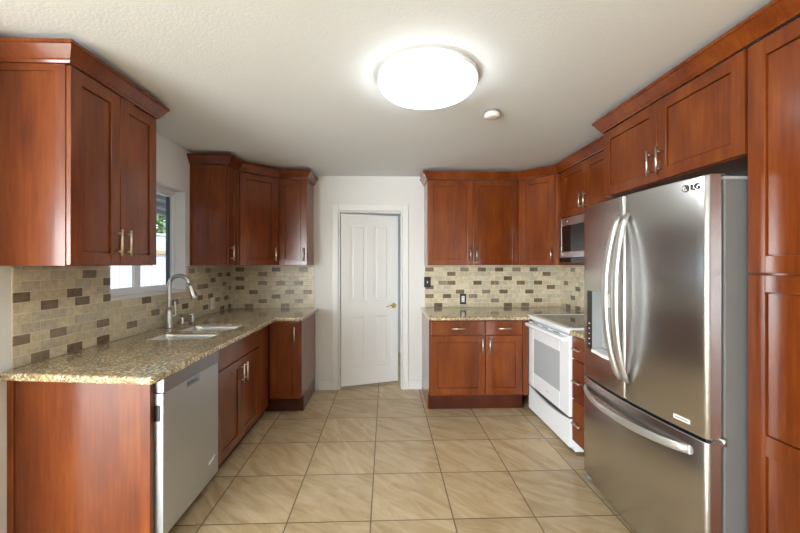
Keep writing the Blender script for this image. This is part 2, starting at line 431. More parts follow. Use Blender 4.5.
tmp = NB(); lathe(tmp, [(0.030, 0), (0.030, 0.006), (0.022, 0.012), (0.010, 0.014), (0.010, 0.045), (0.012, 0.05)], (0, 0, 0), 20, 'Y')
bmesh.ops.transform(tmp, matrix=FD @ Matrix.Translation((hx, DT, hz)), verts=tmp.verts)
me = bpy.data.meshes.new('t'); tmp.to_mesh(me); tmp.free(); b.from_mesh(me); bpy.data.meshes.remove(me)
lev = [FD @ Vector(p) for p in smooth_path([(hx, DT + 0.045, hz), (hx - 0.03, DT + 0.048, hz + 0.008), (hx - 0.065, DT + 0.046, hz + 0.004), (hx - 0.10, DT + 0.04, hz - 0.010)])]
tube(b, lev, [0.009 - 0.004 * i / (len(lev) - 1) for i in range(len(lev))])
part_of('door_handle', b, M_brass, door, 'brass lever handle')
for z in (0.2, 0.95, 1.75):
    b = NB(); lathe(b, [(0.006, z - 0.045), (0.006, z + 0.045)], (DX0 + 0.014, BY + 0.018, 0), 10); part_of('hinge', b, M_chrome, door)

# ------------------------------------------------------------------ kitchen window
b = NB()
FXI = LX - 0.085
fw = 0.030
for a in ((WY0, WY1, WZ0, WZ0 + fw), (WY0, WY1, WZ1 - fw, WZ1), (WY0, WY0 + fw, WZ0 + fw, WZ1 - fw), (WY1 - fw, WY1, WZ0 + fw, WZ1 - fw)):
    box(b, FXI - 0.05, FXI, a[0], a[1], a[2], a[3], 0.003)
win = struct('window_1', b, M_vinyl, 'white vinyl sliding window over the sink', 'window')
YM = 2.69
b = NB()
for a in ((WY0 + fw, YM + 0.005, WZ0 + fw, WZ0 + fw + 0.035), (WY0 + fw, YM + 0.005, WZ1 - fw - 0.035, WZ1 - fw), (WY0 + fw, WY0 + fw + 0.035, WZ0 + fw + 0.035, WZ1 - fw - 0.035), (YM - 0.055, YM + 0.005, WZ0 + fw + 0.035, WZ1 - fw - 0.035)):
    box(b, FXI - 0.022, FXI - 0.002, *a, 0.002)
part_of('sliding_sash', b, M_vinyl, win)
b = NB()
for a in ((YM, WY1 - fw, WZ0 + fw, WZ0 + fw + 0.03), (YM, WY1 - fw, WZ1 - fw - 0.022, WZ1 - fw), (YM + 0.0005, YM + 0.045, WZ0 + fw + 0.03, WZ1 - fw - 0.03)):
    box(b, FXI - 0.046, FXI - 0.026, *a, 0.002)
part_of('fixed_sash', b, M_vinyl, win)
b = NB(); box(b, FXI - 0.046, FXI - 0.024, WY1 - fw - 0.024, WY1 - fw, WZ0 + fw + 0.03, WZ1 - fw - 0.022, 0.002); part_of('screen_frame', b, M_darkframe, win, 'dark insect screen frame')
b = NB(); box(b, FXI - 0.014, FXI - 0.010, WY0 + fw + 0.03, YM - 0.052, WZ0 + fw + 0.03, WZ1 - fw - 0.03); part_of('pane', b, M_glass, win)
b = NB(); box(b, FXI - 0.038, FXI - 0.034, YM + 0.042, WY1 - fw - 0.02, WZ0 + fw + 0.025, WZ1 - fw - 0.025); part_of('pane', b, M_glass, win)
b = NB(); box(b, FXI, LX + 0.006, WY0 + 0.001, WY1 - 0.001, WZ0 + T, WZ0 + 0.018, 0.002); part_of('sill', b, M_white, win)

# ------------------------------------------------------------------ tiled backsplashes
TP, TR = 0.0985, 0.0497
def backsplash(name, axis, plane, sgn, a0, a1, top, phase, dark, hole=None):
    bm = NB(); th = 0.006
    def place(a, z, d):
        return (a, plane - sgn * d, z) if axis == 'x' else (plane - sgn * d, a, z)
    def slab(u0, u1, z0, z1):
        vs = [bm.verts.new(place(a, z, d)) for a in (u0, u1) for z in (z0, z1) for d in (T, th)]
        for f in ((0, 1, 3, 2), (4, 6, 7, 5), (0, 4, 5, 1), (2, 3, 7, 6), (0, 2, 6, 4), (1, 5, 7, 3)):
            bm.faces.new([vs[i] for i in f])
    def one(u0, u1, z0, z1, mi):
        if u1 - u0 < 0.008 or z1 - z0 < 0.006: return
        c = 0.0015
        lo = [bm.verts.new(place(a, z, th)) for a, z in ((u0, z0), (u1, z0), (u1, z1), (u0, z1))]
        hi = [bm.verts.new(place(a, z, th + 0.0022)) for a, z in ((u0 + c, z0 + c), (u1 - c, z0 + c), (u1 - c, z1 - c), (u0 + c, z1 - c))]
        f = bm.faces.new(hi); f.material_index = mi
        for i in range(4):
            f = bm.faces.new((lo[i], lo[(i + 1) % 4], hi[(i + 1) % 4], hi[i])); f.material_index = mi
    z0 = CT + T
    if hole:
        h0, h1, hz0 = hole
        slab(a0, h0, z0, top); slab(h0, h1, z0, hz0); slab(h1, a1, z0, top)
    else: slab(a0, a1, z0, top)
    r = 0; rnd = random.Random(hash(name) % 1 + len(dark))
    while CT + r * TR < top - 0.004:
        zz0 = max(CT + r * TR + 0.0018, z0); zz1 = min(CT + (r + 1) * TR - 0.0018, top - 0.001)
        sh = 0.5 if r % 2 else 0.0
        c = math.floor((a0 - phase) / TP - sh) - 1
        while (c + sh - 0.5) * TP + phase < a1:
            u0 = max((c + sh - 0.5) * TP + phase + 0.0018, a0 + 0.001); u1 = min((c + sh + 0.5) * TP + phase - 0.0018, a1 - 0.001)
            mi = rnd.choices((1, 2, 3), (5, 4, 3))[0]
            if (c, r) in dark: mi = rnd.choices((4, 5, 6), (5, 3, 3))[0]
            if u1 > u0:
                if hole and u1 > h0 and u0 < h1 and zz1 > hz0:
                    if zz0 < hz0: one(u0, u1, zz0, hz0 - 0.001, mi)
                    if u0 < h0: one(u0, h0 - 0.001, max(zz0, hz0), zz1, mi)
                    if u1 > h1: one(h1 + 0.001, u1, max(zz0, hz0), zz1, mi)
                else: one(u0, u1, zz0, zz1, mi)
            c += 1
        r += 1
    return bm
dBR = {(5,2),(5,4),(5,8),(6,0),(6,5),(7,2),(7,5),(7,7),(8,3),(9,8),(10,2),(10,5),(11,3),(11,8),(12,1),(12,5),(13,3),(13,8),(14,0),(14,6),(15,5),(15,8),(16,0),(16,3),(17,1),(17,5),(17,8),(18,7),(19,4)}
dBL = {(-16,4),(-16,6),(-16,8),(-15,0),(-15,3),(-14,1),(-14,5),(-14,7),(-12,2),(-12,5),(-12,8),(-11,0),(-11,3),(-10,1),(-10,5),(-9,3),(-9,8)}
dL = {(18,2),(18,6),(19,0),(19,5),(20,2),(21,0),(21,5),(21,6),(22,8),(23,0),(23,2),(23,5),(23,7),(25,1),(27,4),(28,2),(30,3),(32,2),(33,8),(34,3),(34,5),(35,1),(35,5),(36,3),(36,8),(37,6),(38,2),(38,7),(39,0),(39,5),(40,2),(40,7),(41,0),(41,4)}
dR = {(37,0),(37,4),(38,2),(38,8),(39,0),(39,5)}
TT = 1.379
for nm, args, lb in (('trim_2', ('y', LX, -1, 1.70, BY - 0.001, TT, -0.038, dL, (WY0, WY1, WZ0)), 'cream and brown small brick tile backsplash on the window wall'),
                 ('trim_3', ('x', BY, 1, LX + 0.009, -0.795, TT, -0.0293, dBL), 'cream and brown brick tile backsplash left of the door'),
                 ('trim_4', ('x', BY, 1, 0.43, RX - 0.009, TT, -0.0067, dBR), 'cream and brown brick tile backsplash right of the door'),
                 ('trim_5', ('y', RX, 1, 2.33, BY - 0.001, TT, 0.0072, dR), 'cream and brown brick tile backsplash behind the range')):
    struct(nm, backsplash(nm, *args), TILES, lb, 'tile backsplash')

# ------------------------------------------------------------------ cabinets
def bar_handle(parent, M, u, v, length=0.135, vertical=True):
    """bar pull on a face whose local frame is M; u, v centre on the face plane"""
    bm = NB(); h = length / 2; p = length * 0.34; so = 0.032
    if vertical:
        tube(bm, [M @ Vector((u, so, v - h)), M @ Vector((u, so, v + h))], 0.0062)
        for s in (-p, p): tube(bm, [M @ Vector((u, 0, v + s)), M @ Vector((u, so, v + s))], 0.0045, 10)
    else:
        tube(bm, [M @ Vector((u - h, so, v)), M @ Vector((u + h, so, v))], 0.0062)
        for s in (-p, p): tube(bm, [M @ Vector((u + s, 0, v)), M @ Vector((u + s, so, v))], 0.0045, 10)
    o = finish('handle', bm, M_nickel, parent); o['label'] = 'brushed nickel bar handle'
    return o
def shaker(parent, O, u, n, wd, ht, handle=None, rail=0.06, slab=False, mid=None, name='door', long=0.135):
    """five-piece door: O lower corner at the back of the door, u along, n out"""
    M = frame(O, u, n); bm = NB(); th = 0.020
    if slab: box(bm, 0, wd, 0, th, 0, ht, 0.0025, M=M)
    else:
        box(bm, 0, rail, 0, th, 0, ht, 0.0018, M=M); box(bm, wd - rail, wd, 0, th, 0, ht, 0.0018, M=M)
        box(bm, rail, wd - rail, 0, th, 0, rail, 0.0018, M=M); box(bm, rail, wd - rail, 0, th, ht - rail, ht, 0.0018, M=M)
        if mid: box(bm, rail, wd - rail, 0, th, mid - 0.04, mid + 0.04, 0.0018, M=M)
        box(bm, rail - 0.004, wd - rail + 0.004, 0.001, 0.005, rail - 0.004, ht - rail + 0.004, M=M)
        g = 0.0035; spans = [(rail, mid - 0.04), (mid + 0.04, ht - rail)] if mid else [(rail, ht - rail)]
        for a_, b_ in spans: box(bm, rail + g, wd - rail - g, 0.004, th - 0.008, a_ + g, b_ - g, 0.001, M=M)
    d = finish(name, bm, M_wood, parent)
    if handle:
        M2 = M @ Matrix.Translation((0, th, 0))
        bar_handle(d, M2, handle[1], handle[2], long, handle[0] == 'v')
    return d
GU = 'upper cabinets'; GB = 'base cabinets'

# near left upper (two doors, facing +X)
UX = LX + 0.315
c = thing('wall_cabinet', 'cherry two-door upper cabinet nearest on the left wall, before the window', 'cabinet', (UX - 0.15, 1.92, UB), GU)
y0, y1 = 1.614, 2.207
b = NB(); box(b, LX + T, UX - 0.02, y0 + 0.006, y1, UB, UT, 0.001)
box(b, UX - 0.045, UX, y0, y0 + 0.02, UB, UT, 0.001); box(b, UX - 0.02, UX, y0 + 0.02, y1, UB, UT)
box(b, LX + T, LX + 0.02, y0, y0 + 0.0055, UB, UT); box(b, LX + 0.02, UX - 0.045, y0, y0 + 0.0055, UT - 0.03, UT)
finish('carcass', b, M_wood, c)
hw = (y1 - y0 - 0.006) / 2
for k in (0, 1):
    ys = y0 + 0.003 + k * (hw + 0.002)
    shaker(c, (UX + T, ys, UB + 0.003), (0, 1, 0), (1, 0, 0), hw - 0.002, UT - UB - 0.008, ('v', hw - 0.032 if k == 0 else 0.030, 0.115))

# left corner upper on the left wall (single door facing +X)
c = thing('wall_cabinet', 'narrow cherry upper cabinet on the left wall just past the window', 'cabinet', (UX - 0.15, 3.28, UB), GU)
y0, y1 = 3.195, 3.41
b = NB(); box(b, LX + T, UX - 0.001, y0 + 0.006, y1 - 0.001, UB, UT, 0.001); box(b, UX - 0.035, UX, y0, y0 + 0.006, UB, UT, 0.0005); box(b, LX + T, LX + 0.015, y0, y0 + 0.006, UB, UT)
finish('carcass', b, M_wood, c)
shaker(c, (UX + T, y0 + 0.003, UB + 0.003), (0, 1, 0), (1, 0, 0), y1 - y0 - 0.03, UT - UB - 0.008, ('v', 0.03, 0.105))

# diagonal corner cabinets
def diag(label, P0, P1, wall_pts, hu):
    c = thing('corner_wall_cabinet', label, 'cabinet', ((P0[0] + P1[0]) / 2, (P0[1] + P1[1]) / 2 + 0.15, UB), GU)
    b = NB(); prism(b, [P0, P1] + wall_pts, UB, UT, 0.0008); finish('carcass', b, M_wood, c)
    d = Vector((P1[0] - P0[0], P1[1] - P0[1], 0)); Ln = d.length; d.normalize(); nn = Vector((d.y, -d.x, 0))
    g = 0.024; O = Vector((P0[0], P0[1], UB + 0.003)) + d * g + nn * T
    wd = Ln - 2 * g
    shaker(c, O, d, nn, wd, UT - UB - 0.008, ('v', wd - 0.027 if hu > 0 else 0.027, 0.105))
diag('diagonal cherry corner upper cabinet in the left back corner', (UX, 3.411), (-1.09, 3.69), [(-1.09, BY - T), (LX + T, BY - T), (LX + T, 3.411)], 1)
RUX = RX - 0.33
diag('diagonal cherry corner upper cabinet in the right back corner, by the microwave', (1.373, 3.69), (RUX, 3.411), [(RX - T, 3.411), (RX - T, BY - T), (1.373, BY - T)], 1)

# back wall uppers (facing -Y)
def back_upper(label, x0, x1, ndoors, hands):
    c = thing('wall_cabinet', label, 'cabinet', ((x0 + x1) / 2, BY - 0.16, UB), GU)
    b = NB(); box(b, x0, x1, 3.71, BY - T, UB, UT, 0.001); finish('carcass', b, M_wood, c)
    wd = (x1 - x0 - 0.004) / ndoors
    for k in range(ndoors):
        shaker(c, (x0 + 0.002 + k * wd + 0.0015, 3.71 - T, UB + 0.003), (1, 0, 0), (0, -1, 0), wd - 0.003, UT - UB - 0.008, ('v', (wd - 0.033) if hands[k] > 0 else 0.030, 0.105))
back_upper('single-door cherry upper cabinet on the back wall left of the door', -1.089, -0.802, 1, (1,))
back_upper('two-door cherry upper cabinet on the back wall right of the door', 0.427, 1.371, 2, (1, -1))

# above the microwave (facing -X)
def side_upper(label, X, y0, y1, z0, z1, hl, hv, yd=None):
    c = thing('wall_cabinet', label, 'cabinet', ((X + RX) / 2, (y0 + y1) / 2, z0), GU)
    b = NB(); box(b, X + 0.02, RX - T, y0, y1, z0, z1, 0.001); finish('carcass', b, M_wood, c)
    y1 = yd or y1; wd = (y1 - y0 - 0.006) / 2
    for k in (0, 1):     # u runs along +Y
        shaker(c, (X + 0.02 - T, y0 + 0.002 + k * (wd + 0.002), z0 + 0.003), (0, 1, 0), (-1, 0, 0), wd - 0.002, z1 - z0 - 0.008, ('v', wd - 0.034 if k == 0 else 0.032, hv), long=hl)
    return c
side_upper('short two-door cherry cabinet above the microwave', RUX, 2.56, 3.405, 1.823, UT, 0.135, 0.105, 3.335)
FUX = 1.445
side_upper('deep two-door cherry cabinet above the refrigerator', FUX, 1.402, 2.345, 1.835, UT, 0.135, 0.10)

# pantry
c = thing('pantry_cabinet', 'tall cherry pantry cabinet beside the refrigerator', 'cabinet', (1.7, 1.1, 0))
PY0, PY1 = 0.80, 1.394
b = NB(); box(b, FUX + 0.02, RX - T, PY0, PY1, 0.11, UT, 0.001); finish('carcass', b, M_wood, c)
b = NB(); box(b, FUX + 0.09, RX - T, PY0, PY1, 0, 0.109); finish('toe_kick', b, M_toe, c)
shaker(c, (FUX + 0.02 - T, PY0 + 0.003, 1.358), (0, 1, 0), (-1, 0, 0), PY1 - PY0 - 0.006, UT - 1.358 - 0.008, ('v', 0.035, 0.12), rail=0.066)
shaker(c, (FUX + 0.02 - T, PY0 + 0.003, 0.115), (0, 1, 0), (-1, 0, 0), PY1 - PY0 - 0.006, 1.350 - 0.115, ('v', 0.035, 1.11), rail=0.066, mid=0.585)

# crown mouldings
CP = [(-0.002, 0.0), (0.006, 0.0), (0.010, 0.010), (0.015, 0.015), (0.042, 0.062), (0.048, 0.066), (0.048, 0.080), (-0.002, 0.080)]
def crown(label, path, z=UT + T):
    bm = NB(); rings = []; n_ = len(path)
    for i, p in enumerate(path):
        ns = []
        for a, q in ((i - 1, i), (i, i + 1)):
            if a >= 0 and q < n_:
                d = Vector((path[q][0] - path[a][0], path[q][1] - path[a][1])).normalized(); ns.append(Vector((d.y, -d.x)))
        m = ns[0] if len(ns) == 1 else (ns[0] + ns[1]) / (1 + ns[0].dot(ns[1]))
        rings.append([bm.verts.new((p[0] + m.x * o, p[1] + m.y * o, z + h)) for o, h in CP])
    k = len(CP)
    for i in range(n_ - 1):
        for j in range(k):
            bm.faces.new((rings[i][j], rings[i][(j + 1) % k], rings[i + 1][(j + 1) % k], rings[i + 1][j]))
    bm.faces.new(rings[0]); bm.faces.new(rings[-1])
    o = finish('crown_moulding', bm, M_wood, None, (path[1][0], path[1][1], z))
    return tag(o, label, 'moulding', 'crown mouldings')
UF = UX + 0.02
e = 0.002
crown('cherry crown moulding capping the near left upper cabinet', [(LX + e, 1.612), (UF, 1.612), (UF, 2.209), (LX + e, 2.209)])
crown('cherry crown moulding wrapping the left back corner cabinets', [(LX + e, 3.193), (UF, 3.193), (UF, 3.402), (-1.083, 3.688), (-0.800, 3.688), (-0.800, BY - e)])
crown('cherry crown moulding running over the right back cabinets to the microwave cabinet', [(0.425, BY - e), (0.425, 3.688), (1.365, 3.688), (RUX - 0.002, 3.402), (RUX - 0.002, 2.40)])
crown('cherry crown moulding over the refrigerator cabinet and pantry', [(RX - e, 2.348), (FUX - 0.002, 2.348), (FUX - 0.002, 0.797), (RX - e, 0.797)])

# ---- base cabinets, left run (facing +X); door faces at BXF
BXF = -1.05; BXB = BXF - 0.02; KB = CT - 0.034 - T      # underside of worktop
c = thing('cabinet_end_panel', 'cherry end panel closing the near end of the left worktop', 'cabinet panel', (-1.38, 1.66, 0))
b = NB(); box(b, LX + 0.002, BXF - 0.032, 1.686, 1.704, 0, KB, 0.001); finish('panel', b, M_wood, c)
b = NB(); box(b, BXF - 0.070, BXF - 0.026, 1.680, 1.686 - T, 0, KB, 0.001); box(b, BXF - 0.031, BXF - 0.026, 1.686, 1.704, 0, KB); finish('stile', b, M_wood, c)
b = NB(); box(b, LX + 0.002, LX + 0.03, 1.680, 1.686 - T, 0, KB, 0.001); finish('stile', b, M_wood, c)

def toe(c, *a):
    b = NB(); box(b, *a); return finish('toe_kick', b, M_toe, c)
c = thing('sink_base_cabinet', 'cherry sink base cabinet beside the dishwasher under the faucet', 'cabinet', (-1.38, 2.78, 0), GB)
sy0, sy1, syf = 2.272, 3.035, 3.298
b = NB()
for a in ((LX + 0.002, BXB - 0.02, sy0, sy0 + 0.018, 0.11, KB), (LX + 0.002, BXB - 0.02, sy1 - 0.018, sy1, 0.11, KB), (LX + 0.002, BXB - 0.02, sy0 + 0.018, sy1 - 0.018, 0.11, 0.13),
          (BXB - 0.02, BXB, sy0, sy0 + 0.03, 0.11, KB), (BXB - 0.02, BXB, sy1 - 0.03, sy1, 0.11, KB), (BXB - 0.02, BXB, sy0 + 0.03, sy1 - 0.03, 0.11, 0.15), (BXB - 0.02, BXB, sy0 + 0.03, sy1 - 0.03, 0.66, KB)):
    box(b, *a)
finish('carcass', b, M_wood, c)
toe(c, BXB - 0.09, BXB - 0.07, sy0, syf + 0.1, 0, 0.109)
b = NB(); box(b, BXB - 0.02, BXB + 0.004, sy1 + T, syf, 0.11, KB, 0.001); finish('filler', b, M_wood, c)
shaker(c, (BXB + T, sy0 + 0.003, 0.718), (0, 1, 0), (1, 0, 0), sy1 - sy0 - 0.006, KB - 0.718 - 0.012, None, slab=True, name='false_drawer_front')
hw = (sy1 - sy0 - 0.006) / 2
for k in (0, 1):
    shaker(c, (BXB + T, sy0 + 0.003 + k * (hw + 0.0015), 0.125), (0, 1, 0), (1, 0, 0), hw - 0.0015, 0.585, ('v', hw - 0.032 if k == 0 else 0.030, 0.585 - 0.10))

c = thing('base_cabinet', 'single-door cherry base cabinet on the back wall left of the door', 'cabinet', (-0.95, 3.65, 0), GB)
lx1 = -0.79
b = NB(); box(b, BXB + 0.006, lx1, 3.322, BY - T, 0.165, KB, 0.001); box(b, LX + 0.002, BXB + 0.005, 3.40, BY - T, 0.165, KB); finish('carcass', b, M_wood, c)
b = NB(); box(b, lx1 + T, lx1 + 0.012, 3.345, BY - 0.02, 0.165, KB, 0.001); finish('side_panel', b, M_wood, c)
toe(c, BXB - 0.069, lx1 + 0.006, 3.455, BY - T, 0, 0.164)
shaker(c, (BXF + 0.004, 3.322 - T, 0.175), (1, 0, 0), (0, -1, 0), lx1 - BXF - 0.006, KB - 0.175 - 0.012, ('v', lx1 - BXF - 0.006 - 0.035, KB - 0.175 - 0.012 - 0.105), rail=0.055)

# right back base
c = thing('base_cabinet', 'two-drawer two-door cherry base cabinet right of the door', 'cabinet', (0.85, 3.65, 0), GB)
rx0, rx1 = 0.412, 1.262
b = NB(); box(b, rx0, rx1 + 0.060, 3.322, BY - T, 0.175, KB, 0.001); finish('carcass', b, M_wood, c)
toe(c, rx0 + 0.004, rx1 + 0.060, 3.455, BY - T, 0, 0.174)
b = NB(); box(b, rx0 - 0.012, rx0 - T, 3.345, BY - 0.02, 0.175, KB, 0.001); box(b, rx0 - 0.012, rx0 - T, 3.455, BY - 0.02, 0.0, 0.175); finish('side_panel', b, M_wood, c)
b = NB(); box(b, rx1 + 0.012, rx1 + 0.062, 3.31, 3.322 - T, 0.175, KB, 0.001); finish('filler', b, M_wood, c)
for x0, x1, hs in ((rx0 + 0.004, 0.913, 1), (0.925, rx1, -1)):
    w_ = x1 - x0
    shaker(c, (x0, 3.322 - T, 0.745), (1, 0, 0), (0, -1, 0), w_, KB - 0.745 - 0.010, ('h', w_ / 2, 0.058), slab=True, name='drawer', long=0.125)
    shaker(c, (x0, 3.322 - T, 0.190), (1, 0, 0), (0, -1, 0), w_, 0.732 - 0.190, ('v', w_ - 0.025 if hs > 0 else 0.030, 0.542 - 0.085))

# narrow three-drawer base between range and refrigerator
c = thing('drawer_base_cabinet', 'narrow cherry drawer base squeezed between the range and refrigerator', 'cabinet', (1.66, 2.44, 0), GB)
b = NB(); box(b, 1.372, RX - T, 2.355, 2.575, 0.11, KB, 0.001); finish('carcass', b, M_wood, c)
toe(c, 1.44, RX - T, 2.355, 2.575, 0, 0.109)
for z0, z1 in ((0.715, KB - 0.008), (0.425, 0.705), (0.12, 0.415)):
    shaker(c, (1.372 - T, 2.358, z0), (0, 1, 0), (-1, 0, 0), 0.214, z1 - z0, ('h', 0.11, (z1 - z0) / 2), slab=True, name='drawer', long=0.10)

# ------------------------------------------------------------------ worktops
def offset_poly(pts, d):
    """inset a counter-clockwise polygon by d"""
    out = []; n_ = len(pts)
    for i in range(n_):
        p0, p1, p2 = Vector(pts[i - 1]), Vector(pts[i]), Vector(pts[(i + 1) % n_])
        d1 = (p1 - p0).normalized(); d2 = (p2 - p1).normalized()
        n1 = Vector((-d1.y, d1.x)); n2 = Vector((-d2.y, d2.x))
        out.append(p1 + (n1 + n2) / (1 + n1.dot(n2)) * d)
    return out
def rrect(x0, x1, y0, y1, r, k=6):
    out = []
    for cx, cy, a in ((x1 - r, y0 + r, -90), (x1 - r, y1 - r, 0), (x0 + r, y1 - r, 90), (x0 + r, y0 + r, 180)):
        for i in range(k + 1):
            t = math.radians(a + 90 * i / k); out.append((cx + r * math.cos(t), cy + r * math.sin(t)))
    return out
def worktop(label, outer, holes=()):
    bm = NB(); th = 0.034
    prof = [(0.010, th), (0.005, th - 0.002), (0.0015, th - 0.006), (0, th - 0.012), (0, 0.008), (0.004, 0.002), (0.009, 0)]
    rings = [[bm.verts.new((p[0], p[1], CT - th + h)) for p in offset_poly(outer, i)] for i, h in prof]
    n_ = len(outer)
    for a, q in zip(rings, rings[1:]):
        for i in range(n_): bm.faces.new((a[i], a[(i + 1) % n_], q[(i + 1) % n_], q[i]))
    tops = [rings[0]]; bots = [rings[-1]]
    for hpts in holes:
        t_ = [bm.verts.new((x, y, CT)) for x, y in hpts]; bo = [bm.verts.new((x, y, CT - th)) for x, y in hpts]
        m_ = len(hpts)
        for i in range(m_): bm.faces.new((t_[i], t_[(i + 1) % m_], bo[(i + 1) % m_], bo[i]))
        tops.append(t_); bots.append(bo)
    for loops in (tops, bots):
        es = []
        for lp in loops:
            for i in range(len(lp)):
                e_ = bm.edges.get((lp[i], lp[(i + 1) % len(lp)])) or bm.edges.new((lp[i], lp[(i + 1) % len(lp)])); es.append(e_)
        bmesh.ops.triangle_fill(bm, edges=es, use_beauty=True, use_dissolve=False, normal=(0, 0, 1))
    o = finish('worktop', bm, M_granite, None, (outer[0][0], outer[0][1], CT - th))
    return tag(o, label, 'countertop', 'granite worktops')
CF = -0.982
CY = 3.265
cr = []                                           # rounded near corners of the L-shaped worktop
for i in range(5):
    t = math.radians(-90 + 90 * i / 4); cr.append((CF - 0.025 + 0.025 * math.cos(t), 1.553 + 0.025 + 0.025 * math.sin(t)))
outerL = [(LX + 0.002, 1.65), (LX + 0.02, 1.632)] + cr + [(CF, CY), (-0.775, CY), (-0.748, CY + 0.03), (-0.748, BY - 0.002), (LX + 0.002, BY - 0.002)]
S1 = (-1.555, -1.145, 2.325, 2.60); S2 = (-1.525, -1.125, 2.635, 2.935)
SH = (-1.558, -1.125, 2.318, 2.945)
worktop('tan speckled granite worktop running along the left wall around the sink', outerL, [rrect(S1[0], S1[1], S1[2], S1[3], 0.055), rrect(S2[0], S2[1], S2[2], S2[3], 0.055)])
worktop('tan speckled granite worktop on the back wall right of the door', [(0.388, BY - 0.002), (0.388, CY + 0.03), (0.415, CY), (1.324, CY), (1.324, 3.348), (RX - 0.002, 3.348), (RX - 0.002, BY - 0.002)])
worktop('small granite worktop piece between the range and the refrigerator', [(1.335, 2.352), (RX - 0.002, 2.352), (RX - 0.002, 2.577), (1.335, 2.577)])

# ------------------------------------------------------------------ sink, faucet, soap dispenser
c = thing('kitchen_sink', 'stainless undermount double-bowl sink set in the left worktop', 'sink', (-1.34, 2.63, CT - 0.25))
def bowl(S, depth):
    bm = NB(); zt = CT - 0.011
    rings = []
    for ins, dz, r in ((0.0012, 0, 0.055), (0.0025, -0.001, 0.055), (0.005, -0.02, 0.055), (0.010, -depth + 0.03, 0.055), (0.022, -depth + 0.008, 0.05), (0.05, -depth, 0.045)):
        rings.append([bm.verts.new((x, y, zt + dz)) for x, y in rrect(S[0] + ins, S[1] - ins, S[2] + ins, S[3] - ins, r)])
    for a, q in zip(rings, rings[1:]):
        for i in range(len(a)):
            f = bm.faces.new((a[i], a[(i + 1) % len(a)], q[(i + 1) % len(a)], q[i])); f.smooth = True
    bm.faces.new(rings[-1]); o = finish('bowl', bm, M_sink, c)
    md = o.modifiers.new('thickness', 'SOLIDIFY'); md.thickness = 0.0015; md.offset = -1
    d = NB(); lathe(d, [(0.045, 0.001), (0.043, 0.005), (0.03, 0.004), (0.026, 0.002)], ((S[0] + S[1]) / 2, (S[2] + S[3]) / 2, zt - depth), 24)
    finish('drain', d, M_chrome, o)
bowl(S1, 0.20); bowl(S2, 0.17)

c = thing('kitchen_faucet', 'brushed steel gooseneck pull-down faucet behind the sink', 'faucet', (-1.632, 2.765, CT))
fx, fy = -1.632, 2.765
b = NB(); lathe(b, [(0.030, 0.0005), (0.030, 0.006), (0.024, 0.012), (0.0235, 0.10), (0.020, 0.125), (0.016, 0.15)], (fx, fy, CT), 28); finish('base', b, M_chrome, c)
b = NB(); P = [(fx, fy, CT + 0.14), (fx, fy, CT + 0.25), (fx + 0.002, fy, CT + 0.315)]
R_ = 0.071
for k in range(1, 9):
    t = math.pi - k * math.radians(172) / 8
    P.append((fx + R_ + 0.002 + R_ * math.cos(t), fy + 0.01 * k / 8, CT + 0.322 + R_ * math.sin(t)))
tube(b, smooth_path(P, 4), 0.0145, 16); finish('spout', b, M_chrome, c)
e0 = Vector(P[-1]); dv = (Vector(P[-1]) - Vector(P[-2])).normalized()
b = NB(); tube(b, [e0 - dv * 0.005, e0 + dv * 0.03, e0 + dv * 0.075, e0 + dv * 0.115, e0 + dv * 0.12], [0.0155, 0.017, 0.0195, 0.0235, 0.020], 18); finish('spray_head', b, M_chrome, c)
b = NB(); tube(b, smooth_path([(fx + 0.015, fy + 0.010, CT + 0.09), (fx + 0.032, fy + 0.020, CT + 0.092), (fx + 0.036, fy + 0.024, CT + 0.11), (fx + 0.030, fy + 0.022, CT + 0.20)]), 0.0062, 12); finish('lever', b, M_chrome, c)
b = NB(); tube(b, [e0 + dv * 0.06 + Vector((0.017, 0, 0.004)), e0 + dv * 0.10 + Vector((0.021, 0, 0.004))], 0.005, 8); o = finish('spray_button', b, M_black, c); o['label'] = 'black spray button'

sx, sy = -1.635, 2.945
c = thing('soap_dispenser', 'small steel soap dispenser just right of the faucet', 'soap dispenser', (sx, sy, CT))
b = NB(); lathe(b, [(0.021, 0.0005), (0.021, 0.006), (0.016, 0.010), (0.014, 0.05), (0.011, 0.055)], (sx, sy, CT), 20); finish('base', b, M_chrome, c)
b = NB(); lathe(b, [(0.010, 0.05), (0.010, 0.07), (0.013, 0.072), (0.013, 0.083), (0.009, 0.085)], (sx, sy, CT), 20); tube(b, [(sx, sy, CT + 0.077), (sx + 0.045, sy + 0.01, CT + 0.077), (sx + 0.075, sy + 0.015, CT + 0.070)], 0.0065, 10); finish('pump_spout', b, M_chrome, c)
c = thing('air_gap', 'short steel air gap cap rightmost of the sink fittings', 'air gap', (-1.625, 3.075, CT))
b = NB(); lathe(b, [(0.023, 0.0005), (0.023, 0.005), (0.020, 0.007), (0.020, 0.068), (0.017, 0.073)], (-1.625, 3.075, CT), 22); finish('cap', b, M_chrome, c)

